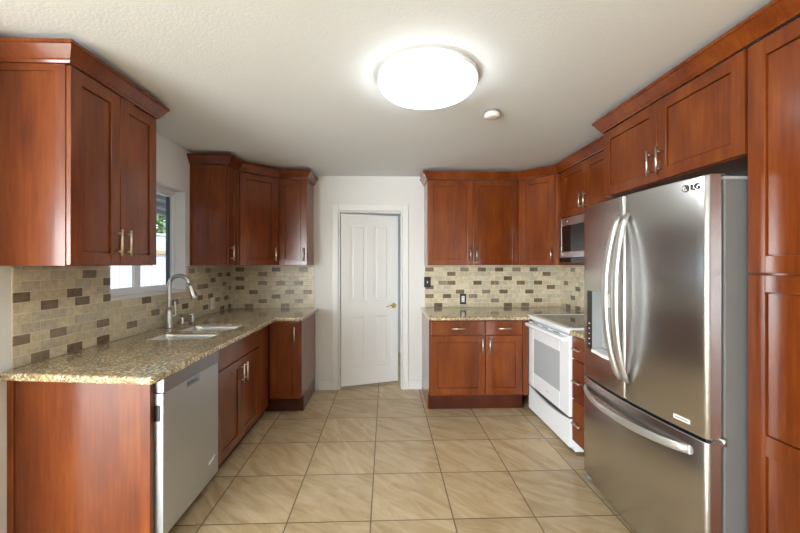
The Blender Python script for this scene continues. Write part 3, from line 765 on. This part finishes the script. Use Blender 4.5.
# ------------------------------------------------------------------ dishwasher
dx = BXF + 0.012; dy0, dy1 = 1.712, 2.262
c = thing('dishwasher', 'stainless dishwasher under the left worktop', 'dishwasher', (-1.35, 1.98, 0))
b = NB(); box(b, LX + 0.08, dx - 0.055, dy0 + 0.004, dy1 - 0.002, 0.10, KB - 0.012); o = finish('tub', b, M_gasket, c); o['label'] = 'dark tub body'
hy0, hy1 = 1.915, 2.045
b = NB(); box(b, dx - 0.05, dx, dy0, dy1, 0.115, 0.745); box(b, dx - 0.05, dx, dy0, hy0, 0.745, 0.788); box(b, dx - 0.05, dx, hy1, dy1, 0.745, 0.788); box(b, dx - 0.05, dx - 0.032, hy0, hy1, 0.745, 0.788)
o = finish('door', b, M_steel_dw, c)
b = NB(); box(b, dx - 0.05, dx + 0.005, dy0, dy1, 0.790, 0.860, 0.004); cp = finish('control_panel', b, M_steel_cp, c); cp['label'] = 'darker grey control strip'
b = NB(); prism(b, [(dx + 0.004, hy0 + 0.004), (dx + 0.004, hy1 - 0.004), (dx - 0.031, hy1 - 0.004), (dx - 0.031, hy0 + 0.004)], 0.7455, 0.756, 0.003); o = finish('pocket_handle', b, M_chrome, c)
for k in range(5):
    b = NB(); box(b, dx + 0.004, dx + 0.0046, 1.775 + 0.030 * k, 1.792 + 0.030 * k, 0.840, 0.848); finish('button', b, M_slot, cp)
for k in range(6):
    b = NB(); box(b, dx + 0.004, dx + 0.0046, 2.172 + 0.014 * k, 2.180 + 0.014 * k, 0.825, 0.836); finish('button', b, M_slot, cp)
b = NB(); box(b, dx - 0.040, dx - 0.012, dy0 - 0.003, dy0 - T, 0.66, 0.735, 0.001); o = finish('door_latch', b, M_black, c)
b = NB(); tube(b, smooth_path([(dx + 0.001, 2.150, 0.215), (dx + 0.001, 2.165, 0.228), (dx + 0.001, 2.185, 0.222), (dx + 0.001, 2.205, 0.240), (dx + 0.001, 2.225, 0.232)]), 0.0035, 8); o = finish('emblem', b, M_plate, c); o['label'] = 'small pale script emblem'
b = NB(); box(b, BXB - 0.09, BXB - 0.07, dy0, dy1, 0, 0.10); finish('toe_kick', b, M_black, c)

# ------------------------------------------------------------------ range
rX = 1.338; ry0, ry1 = 2.585, 3.338
c = thing('electric_range', 'white slide-in electric range with a black glass cooktop', 'range', (1.66, 2.95, 0))
b = NB(); box(b, rX + 0.045, RX - 0.02, ry0, ry1, 0.02, 0.888, 0.002); finish('body', b, M_enamel, c)
b = NB()
box(b, rX - 0.012, rX + 0.045, ry0, ry1, 0.889, 0.925, 0.006); box(b, RX - 0.05, RX - 0.02, ry0, ry1, 0.889, 0.925, 0.004)
box(b, rX + 0.045, RX - 0.05, ry0, ry0 + 0.022, 0.889, 0.925, 0.004); box(b, rX + 0.045, RX - 0.05, ry1 - 0.022, ry1, 0.889, 0.925, 0.004)
finish('cooktop_rim', b, M_enamel, c)
b = NB(); box(b, rX + 0.0455, RX - 0.0505, ry0 + 0.0225, ry1 - 0.0225, 0.892, 0.921); ck = finish('glass_cooktop', b, M_blackglass, c); ck['label'] = 'glossy black glass cooktop'
for bx, by, br_ in ((1.53, 2.76, 0.10), (1.53, 3.13, 0.08), (1.79, 2.76, 0.075), (1.79, 3.13, 0.10)):
    b = NB()
    o_ = [b.verts.new((bx + br_ * math.cos(t * math.pi / 20), by + br_ * math.sin(t * math.pi / 20), 0.9213)) for t in range(40)]
    i_ = [b.verts.new((bx + (br_ - 0.004) * math.cos(t * math.pi / 20), by + (br_ - 0.004) * math.sin(t * math.pi / 20), 0.9213)) for t in range(40)]
    for t in range(40): b.faces.new((o_[t], o_[(t + 1) % 40], i_[(t + 1) % 40], i_[t]))
    finish('burner_ring', b, M_mark, ck)
b = NB(); wy0, wy1, wz0, wz1 = ry0 + 0.15, ry1 - 0.115, 0.41, 0.718
box(b, rX, rX + 0.04, ry0 + 0.003, wy0, 0.275, 0.868, 0.004); box(b, rX, rX + 0.04, wy1, ry1 - 0.003, 0.275, 0.868, 0.004)
box(b, rX, rX + 0.04, wy0, wy1, 0.275, wz0, 0.004); box(b, rX, rX + 0.04, wy0, wy1, wz1, 0.868, 0.004)
dr = finish('oven_door', b, M_enamel, c)
b = NB(); box(b, rX + 0.002, rX + 0.03, wy0 + T, wy1 - T, wz0 + T, wz1 - T); o = finish('window', b, M_ovenglass, dr); o['label'] = 'grey oven window'
b = NB(); hp = smooth_path([(rX - 0.002, ry0 + 0.02, 0.838), (rX - 0.030, ry0 + 0.035, 0.838), (rX - 0.034, ry0 + 0.08, 0.838), (rX - 0.034, ry1 - 0.08, 0.838), (rX - 0.030, ry1 - 0.035, 0.838), (rX - 0.002, ry1 - 0.02, 0.838)], 5)
tube(b, hp, 0.011, 12, ry=0.018, up=(1, 0, 0)); finish('handle', b, M_enamel, dr)
for k in range(3):                                        # vent slots between handle and cooktop rim
    for j in range(5):
        y = ry0 + 0.15 + k * 0.20 + j * 0.022
        b = NB(); box(b, rX - 0.0008, rX + 0.001, y, y + 0.015, 0.857, 0.866); finish('vent_slot', b, M_slot, dr)
b = NB(); lathe(b, [(0.0125, -0.0012), (0.0125, 0.001)], (rX, (ry0 + ry1) / 2 - 0.01, 0.335), 20, 'X'); em = finish('emblem', b, M_lightgrey, dr); em['label'] = 'round grey maker emblem'
b = NB(); lathe(b, [(0.010, -0.0018), (0.010, 0.0005)], (rX, (ry0 + ry1) / 2 - 0.01, 0.335), 20, 'X'); finish('emblem_face', b, M_enamel, em)
MT = Matrix(((0, 0, -1, rX - 0.0022), (-1, 0, 0, (ry0 + ry1) / 2 - 0.01), (0, 1, 0, 0.335), (0, 0, 0, 1)))
text_mesh('emblem_letters', 'GE', 0.011, MT, M_mark, em, 0.0003)
b = NB()                                                  # storage drawer with bowed top edge
ypts = [ry0 + 0.003 + (ry1 - ry0 - 0.006) * i / 16 for i in range(17)]
def ztop(y): t = (y - ry0) / (ry1 - ry0) * 2 - 1; return 0.232 + 0.030 * t * t
fr_ = [b.verts.new((rX + 0.002, y, 0.055)) for y in ypts]; ft = [b.verts.new((rX + 0.002, y, ztop(y))) for y in ypts]
bk = [b.verts.new((rX + 0.042, y, 0.055)) for y in ypts]; bt = [b.verts.new((rX + 0.042, y, ztop(y))) for y in ypts]
for i in range(16):
    b.faces.new((fr_[i], fr_[i + 1], ft[i + 1], ft[i])); b.faces.new((ft[i], ft[i + 1], bt[i + 1], bt[i])); b.faces.new((bk[i], bk[i + 1], bt[i + 1], bt[i])); b.faces.new((fr_[i], fr_[i + 1], bk[i + 1], bk[i]))
b.faces.new((fr_[0], ft[0], bt[0], bk[0])); b.faces.new((fr_[-1], ft[-1], bt[-1], bk[-1]))
finish('storage_drawer', b, M_enamel, c)
b = NB(); box(b, rX + 0.018, rX + 0.044, ry0 + 0.006, ry1 - 0.006, 0.205, 0.29); o = finish('drawer_grip_recess', b, M_slot, c)
for y in (ry0 + 0.06, ry1 - 0.06):
    for x in (rX + 0.07, RX - 0.1):
        b = NB(); lathe(b, [(0.018, 0), (0.018, 0.021)], (x, y, 0), 14); finish('foot', b, M_black, c)

# ------------------------------------------------------------------ microwave
mX = 1.638; my0, my1 = 2.57, 3.36; mz0, mz1 = 1.405, 1.820
c = thing('microwave', 'stainless over-the-range microwave mounted under the short cabinet', 'microwave', (1.8, 3.0, mz0))
b = NB(); box(b, mX + 0.03, RX - T, my0, my1, mz0, mz1, 0.002); finish('body', b, M_bodygrey, c)
b = NB(); a0, a1 = my0 + 0.20, my1 - 0.05
box(b, mX, mX + 0.029, my0, a0, mz0 + 0.05, mz1 - 0.002, 0.003); box(b, mX, mX + 0.029, a1, my1, mz0 + 0.05, mz1 - 0.002, 0.003)
box(b, mX, mX + 0.029, a0, a1, mz1 - 0.075, mz1 - 0.002, 0.003); box(b, mX, mX + 0.029, a0, a1, mz0 + 0.05, mz0 + 0.105, 0.003)
d = finish('door', b, M_steel, c)
b = NB(); box(b, mX + 0.004, mX + 0.028, a0 + T, a1 - T, mz0 + 0.106, mz1 - 0.076); finish('window', b, M_blackglass, d)
b = NB(); tube(b, smooth_path([(mX, a0 - 0.02, mz0 + 0.10), (mX - 0.035, a0 - 0.02, mz0 + 0.12), (mX - 0.035, a0 - 0.02, mz1 - 0.08), (mX, a0 - 0.02, mz1 - 0.06)]), 0.008); finish('handle', b, M_chrome, d)
b = NB(); box(b, mX + 0.006, mX + 0.029, my0, my1, mz0 + 0.002, mz0 + 0.048, 0.003); o = finish('vent_grille', b, M_blackglass, c)
b = NB(); lathe(b, [(0.008, -0.001), (0.008, 0.001)], (mX, (a0 + a1) / 2 + 0.16, mz1 - 0.038), 16, 'X'); o = finish('emblem', b, M_plate, d)

# ------------------------------------------------------------------ refrigerator
fX, fy0, fy1 = 1.298, 1.413, 2.325
ym = (fy0 + fy1) / 2 - 0.005
def xf(y):                                                # gently bowed front
    t = (y - fy0) / (fy1 - fy0) * 2 - 1
    return fX - 0.038 * (1 - t * t)
def curved(y0, y1, z0, z1, xb, hole=None, depth=0.055):
    bm = NB(); r = 0.016
    ys = []
    for k in range(6): ys.append((y0 + r * (1 - math.cos(k / 5 * math.pi / 2)), r * (1 - math.sin(k / 5 * math.pi / 2))))
    mid = [y0 + r + (y1 - y0 - 2 * r) * i / 14 for i in range(1, 14)]
    if hole: mid = sorted([m_ for m_ in mid if min(abs(m_ - hole[0]), abs(m_ - hole[1])) > 0.006] + [hole[0], hole[1]])
    ys += [(m_, 0) for m_ in mid]
    for k in range(5, -1, -1): ys.append((y1 - r * (1 - math.cos(k / 5 * math.pi / 2)), r * (1 - math.sin(k / 5 * math.pi / 2))))
    e_ = 0.006
    zs = [(z0, e_), (z0 + e_ * 0.4, e_ * 0.25), (z0 + e_, 0)] + ([(hole[2], 0), (hole[3], 0)] if hole else []) + [(z1 - e_, 0), (z1 - e_ * 0.4, e_ * 0.25), (z1, e_)]
    g = [[bm.verts.new((xf(y) + dxx + dz, y, z)) for y, dxx in ys] for z, dz in zs]
    bk = [[bm.verts.new((xb, y, z)) for y, _ in ys] for z in (z0, z1)]
    n_ = len(ys)
    for i in range(len(zs) - 1):
        for j in range(n_ - 1):
            if hole and zs[i][0] >= hole[2] - 1e-6 and zs[i + 1][0] <= hole[3] + 1e-6 and ys[j][0] >= hole[0] - 1e-6 and ys[j + 1][0] <= hole[1] + 1e-6: continue
            f = bm.faces.new((g[i][j], g[i][j + 1], g[i + 1][j + 1], g[i + 1][j])); f.smooth = True
    for j in range(n_ - 1):
        bm.faces.new((g[0][j], g[0][j + 1], bk[0][j + 1], bk[0][j])); bm.faces.new((g[-1][j], g[-1][j + 1], bk[1][j + 1], bk[1][j]))
        bm.faces.new((bk[0][j], bk[0][j + 1], bk[1][j + 1], bk[1][j]))
    for j in (0, n_ - 1):
        col_ = [g[i][j] for i in range(len(zs))]; bm.faces.new(col_ + [bk[1][j], bk[0][j]])
    if hole:
        pass
    return bm
c = thing('refrigerator', 'large stainless french-door refrigerator with bottom freezer', 'refrigerator', (1.64, 1.87, 0))
b = NB(); box(b, 1.375, RX - 0.02, fy0 + 0.004, fy1 - 0.004, 0.035, 1.738, 0.004); finish('body', b, M_bodygrey, c)
b = NB(); box(b, 1.376, RX - 0.03, fy0 + 0.006, fy1 - 0.006, 1.7385, 1.752, 0.003); finish('top_cover', b, M_lightgrey, c)
b = NB(); box(b, 1.358, 1.3745, fy0 + 0.012, fy1 - 0.012, 0.05, 1.735); finish('gasket', b, M_gasket, c)
SEAM = 0.672; HX = (1.985, 2.255, 0.862, 1.225)
d1 = finish('door', curved(ym + 0.003, fy1, SEAM + 0.006, 1.757, 1.357, HX), M_steel, c)      # far door with dispenser
d2 = finish('door', curved(fy0, ym - 0.003, SEAM + 0.006, 1.757, 1.357), M_steel, c)          # near door
fz = finish('freezer_drawer', curved(fy0, fy1, 0.045, SEAM - 0.006, 1.357), M_steel, c)
# dispenser cavity, control strip, paddle
ctl = 2.192
def dispenser():
    bm = NB(); k = 8; depth = 0.052
    ysd = [HX[0] + (ctl - HX[0]) * i / k for i in range(k + 1)]
    F0 = [bm.verts.new((xf(y) - 0.001, y, HX[2])) for y in ysd]; F1 = [bm.verts.new((xf(y) - 0.001, y, HX[3])) for y in ysd]
    B0 = [bm.verts.new((1.345, y, HX[2] + 0.01)) for y in ysd]; B1 = [bm.verts.new((1.345, y, HX[3])) for y in ysd]
    for i in range(k):
        bm.faces.new((F0[i], F0[i + 1], B0[i + 1], B0[i])); bm.faces.new((F1[i], F1[i + 1], B1[i + 1], B1[i])); bm.faces.new((B0[i], B0[i + 1], B1[i + 1], B1[i]))
    bm.faces.new((F0[0], B0[0], B1[0], F1[0])); bm.faces.new((F0[k], B0[k], B1[k], F1[k]))
    return bm
ds = finish('dispenser', dispenser(), M_lightgrey, d1); ds['label'] = 'grey recessed water and ice dispenser'
b = NB(); prism(b, [(xf(ctl) - 0.004, ctl + T), (xf(HX[1]) - 0.004, HX[1]), (1.34, HX[1]), (1.34, ctl + T)], HX[2], HX[3]); cpn = finish('control_strip', b, M_black, d1); cpn['label'] = 'black control strip'
for k in range(5):
    b = NB(); z = HX[2] + 0.03 + 0.032 * k; box(b, xf(2.22) - 0.0052, xf(2.22) - 0.002, 2.216, 2.230, z, z + 0.006); finish('button', b, M_plate, cpn)
b = NB(); box(b, 1.288, 1.33, 2.045, 2.105, HX[3] - 0.085, HX[3] - 0.002, 0.004); finish('nozzle_housing', b, M_plate, d1)
b = NB(); prism(b, [(xf(HX[0]) - 0.010, HX[0] + 0.004), (xf(HX[0]) - 0.012, HX[0] + 0.06), (xf(ctl) - 0.012, ctl - 0.06), (xf(ctl) - 0.010, ctl - 0.004), (1.34, ctl - 0.004), (1.34, HX[0] + 0.004)], HX[2] - 0.012, HX[2] + 0.008, 0.002); finish('drip_tray', b, M_plate, d1)
# handles: two bowed uprights by the seam, one bowed bar on the freezer drawer
for d, yy in ((d1, ym + 0.045), (d2, ym - 0.040)):
    b = NB(); pts = []
    for i in range(25):
        t = i / 24 * 2 - 1; bow = 0.075 * (1 - abs(t) ** 2.2) ** 0.8
        sgn = 1 if d is d1 else -1
        pts.append((xf(yy) - 0.004 - bow, yy + sgn * 0.012 * (1 - t * t) - sgn * 0.012, 1.215 + t * 0.435))
    tube(b, pts, 0.011, 14, ry=0.021, up=(1, 0, 0)); o = finish('handle', b, M_silver, d)
b = NB(); pts = []
for i in range(25):
    t = i / 24 * 2 - 1; y = (fy0 + fy1) / 2 + 0.012 + t * (fy1 - fy0) * 0.437
    pts.append((xf(y) - 0.003 - 0.058 * (1 - abs(t) ** 2.6) ** 0.8, y, 0.606 - 0.012 * (1 - t * t)))
tube(b, pts, 0.011, 14, ry=0.019, up=(1, 0, 0)); finish('handle', b, M_silver, fz)
# hinges, feet
for y in (fy0 + 0.04, fy1 - 0.04):
    b = NB(); box(b, 1.335, 1.40, y - 0.015, y + 0.015, 1.7585, 1.766, 0.002); finish('hinge_cover', b, M_gasket, c)
b = NB(); box(b, 1.318, 1.372, fy0 - 0.007, fy0 + 0.03, SEAM - 0.005, SEAM + 0.005, 0.001); lathe(b, [(0.009, -0.014), (0.009, 0.014)], (1.364, fy0 - 0.004, SEAM), 12); finish('middle_hinge', b, M_chrome, c)
b = NB(); box(b, 1.33, 1.374, fy0 + 0.02, fy1 - 0.02, 0.008, 0.044); finish('base_grille', b, M_black, c)
for y in (fy0 + 0.05, fy1 - 0.035):
    b = NB(); lathe(b, [(0.024, 0), (0.024, 0.03), (0.012, 0.034)], (1.352 - 0.03, y, 0), 16); finish('foot', b, M_bodygrey, c)
# maker's mark on the near door: round badge and two letters, small plate at the bottom
def on_door(y, z, off=0.0012):
    nrm = Vector((-1, (xf(y + 0.01) - xf(y - 0.01)) / 0.02, 0)).normalized()   # outward normal of the bow
    uu = Vector((nrm.y, -nrm.x, 0)) * -1                  # reading direction: towards -Y
    return Matrix(((uu.x, 0, nrm.x, xf(y) + nrm.x * off), (uu.y, 0, nrm.y, y + nrm.y * off), (0, 1, 0, z), (0, 0, 0, 1)))
text_mesh('maker_letters', 'LG', 0.032, on_door(1.460, 1.716, 0.003), M_slot, d2)
tmp = NB(); lathe(tmp, [(0.0155, -0.001), (0.0155, 0.001)], (0, 0, 0), 24); bmesh.ops.transform(tmp, matrix=on_door(1.502, 1.716), verts=tmp.verts); bd = finish('maker_badge', tmp, M_slot, d2); bd['label'] = 'round dark maker badge'
tmp = NB()
for a0_, a1_ in ((100, 320),):
    pr_ = [(0.009 * math.cos(math.radians(a0_ + (a1_ - a0_) * i / 12)), 0.009 * math.sin(math.radians(a0_ + (a1_ - a0_) * i / 12)), 0.0014) for i in range(13)]
    tube(tmp, pr_, 0.0020, 6)
tube(tmp, [(0, 0.005, 0.0014), (0, -0.004, 0.0014), (0.004, -0.004, 0.0014)], 0.0013, 6)
lathe(tmp, [(0.0018, 0.0008), (0.0018, 0.0018)], (-0.0045, 0.004, 0), 8)
bmesh.ops.transform(tmp, matrix=on_door(1.502, 1.716), verts=tmp.verts); finish('badge_face', tmp, M_plate, bd)
tmp = NB(); box(tmp, -0.038, 0.038, -0.009, 0.009, -0.001, 0.0012, 0.0004); bmesh.ops.transform(tmp, matrix=on_door(1.520, 0.722), verts=tmp.verts); pl = finish('label_plate', tmp, M_plate, d2); pl['label'] = 'small silver label plate'
tmp = NB(); box(tmp, -0.030, 0.030, -0.004, 0.004, 0.0012, 0.0016); bmesh.ops.transform(tmp, matrix=on_door(1.520, 0.722), verts=tmp.verts); finish('plate_print', tmp, M_mark, pl)

# ------------------------------------------------------------------ ceiling light, smoke detector
lx, ly = 0.217, 1.880
c = thing('ceiling_light', 'large round flush ceiling light, lit white', 'light', (lx, ly, CZ - 0.110))
b = NB(); lathe(b, [(0.250, 0.0), (0.260, -0.002), (0.262, -0.028), (0.250, -0.031)], (lx, ly, CZ - T), 56); o = finish('base_ring', b, M_white, c)
b = NB(); prof = [(0.245, -0.0325), (0.254, -0.034), (0.256, -0.038), (0.251, -0.051), (0.230, -0.071), (0.18, -0.090), (0.12, -0.102), (0.03, -0.108)]
lathe(b, prof, (lx, ly, CZ), 56); o = finish('diffuser', b, M_lamp, c); o['label'] = 'glowing white domed diffuser'
c = thing('smoke_detector', 'small round white smoke detector on the ceiling', 'smoke detector', (0.68, 2.29, CZ - 0.05))
b = NB(); lathe(b, [(0.045, 0), (0.045, -0.014)], (0.68, 2.29, CZ - T), 28); finish('base', b, M_mark, c)
b = NB(); lathe(b, [(0.046, -0.0145), (0.049, -0.018), (0.049, -0.034), (0.042, -0.041), (0.015, -0.042)], (0.68, 2.29, CZ - T), 32); finish('cover', b, M_plate, c)

# ------------------------------------------------------------------ switches and outlets
def wall_plate(name, label, cat, loc, nrm, pm, rm, wd=0.070, ht=0.115, outlet=True):
    c = thing(name, label, cat, loc)
    uu = Vector((nrm[1], -nrm[0], 0)); M = frame(loc, uu, nrm)
    b = NB(); box(b, -wd / 2, wd / 2, 0, 0.006, -ht / 2, ht / 2, 0.002, M=M); finish('cover_plate', b, pm, c)
    b = NB()
    if outlet: box(b, -0.017, 0.017, 0.0062, 0.008, -0.034, 0.034, 0.001, M=M)
    else: box(b, -0.006, 0.006, 0.0062, 0.016, -0.012, 0.012, 0.002, M=M)
    r = finish('receptacle' if outlet else 'toggle', b, rm, c)
    if outlet:
        for z in (-0.018, 0.018):
            b = NB(); box(b, -0.009, -0.005, 0.0081, 0.0085, z - 0.005, z + 0.006, M=M); box(b, 0.005, 0.009, 0.0081, 0.0085, z - 0.005, z + 0.006, M=M); finish('socket_slots', b, M_slot, r)
ts = 0.0085
wall_plate('light_switch', 'black light switch at the left edge of the right-hand backsplash', 'switch', (0.462, BY - ts, 1.196), (0, -1, 0), M_black, M_plate, 0.075, 0.118, False)
wall_plate('outlet', 'black wall outlet with white sockets above the right worktop', 'outlet', (0.863, BY - ts, 1.006), (0, -1, 0), M_black, M_plate)
wall_plate('outlet', 'white wall outlet near the left back corner beyond the sink', 'outlet', (LX + ts, 3.585, 1.012), (1, 0, 0), M_plate, M_white)

# ------------------------------------------------------------------ outside the kitchen window
b = NB(); box(b, -14, LX - 0.16, 1.5, 16, -0.25, -0.15); struct('ground', b, M_ground)
c = thing('garden_fence', 'white board fence seen through the kitchen window', 'fence', (-4.6, 7.5, -0.15))
b = NB()
for k in range(44): box(b, -4.6, -4.575, 3.2 + k * 0.21, 3.2 + k * 0.21 + 0.198, -0.13, 1.98, 0.003)
finish('board_panel', b, M_fence, c)
b = NB(); box(b, -4.573, -4.53, 3.2, 12.4, 1.60, 1.68, 0.004); o = finish('rail', b, M_fencerail, c); o['label'] = 'tan wooden rail'
b = NB(); box(b, -4.62, -4.55, 3.2, 12.4, 1.981, 2.02, 0.004); finish('top_cap', b, M_fence, c)
for k in range(5):
    b = NB(); box(b, -4.70, -4.605, 3.25 + 2.25 * k, 3.345 + 2.25 * k, -0.15, 2.05, 0.004); finish('post', b, M_fence, c)
c = thing('patio_cover', 'grey slatted patio cover outside the window', 'patio cover', (-2.6, 5.5, -0.15))
b = NB()
for k in range(6):
    x = -2.0 - 0.17 * k
    box(b, x - 0.165, x, 1.8, 9.5, 2.39 - 0.055 * k, 2.45 - 0.055 * k)
finish('slat_roof', b, M_patio, c)
b = NB(); box(b, -3.08, -3.02, 1.8, 9.5, 2.07, 2.18); finish('beam', b, M_patio, c)
for y in (1.9, 9.4):
    b = NB(); box(b, -3.09, -3.01, y - 0.04, y + 0.04, -0.15, 2.068); finish('post', b, M_patio, c)
def tree(label, x, y, h, r):
    c = thing('garden_tree', label, 'tree', (x, y, -0.15), 'trees behind the fence')
    b = NB(); tube(b, [(x, y, -0.15), (x + 0.05, y, h * 0.4), (x, y + 0.05, h * 0.75)], [0.12, 0.09, 0.05]); finish('trunk', b, M_trunk, c)
    b = NB(); rnd = random.Random(int(y * 10))
    for k in range(900):
        v = Vector((rnd.gauss(0, 1), rnd.gauss(0, 1), rnd.gauss(0, 1))).normalized() * r * rnd.random() ** 0.4
        p = Vector((x, y, h * 0.72)) + Vector((v.x, v.y, v.z * 1.15)); s = 0.09 + 0.08 * rnd.random()
        a = Vector((rnd.gauss(0, 1), rnd.gauss(0, 1), rnd.gauss(0, 1))).normalized() * s; q = a.orthogonal().normalized() * s * 0.5
        b.faces.new([b.verts.new(p - a), b.verts.new(p + q), b.verts.new(p + a), b.verts.new(p - q)])
    finish('crown', b, M_leaf, c)
tree('leafy green tree behind the fence, nearer one through the window', -6.3, 9.3, 3.6, 1.1)
tree('leafy green tree behind the fence, farther one through the window', -6.9, 12.6, 3.9, 1.25)
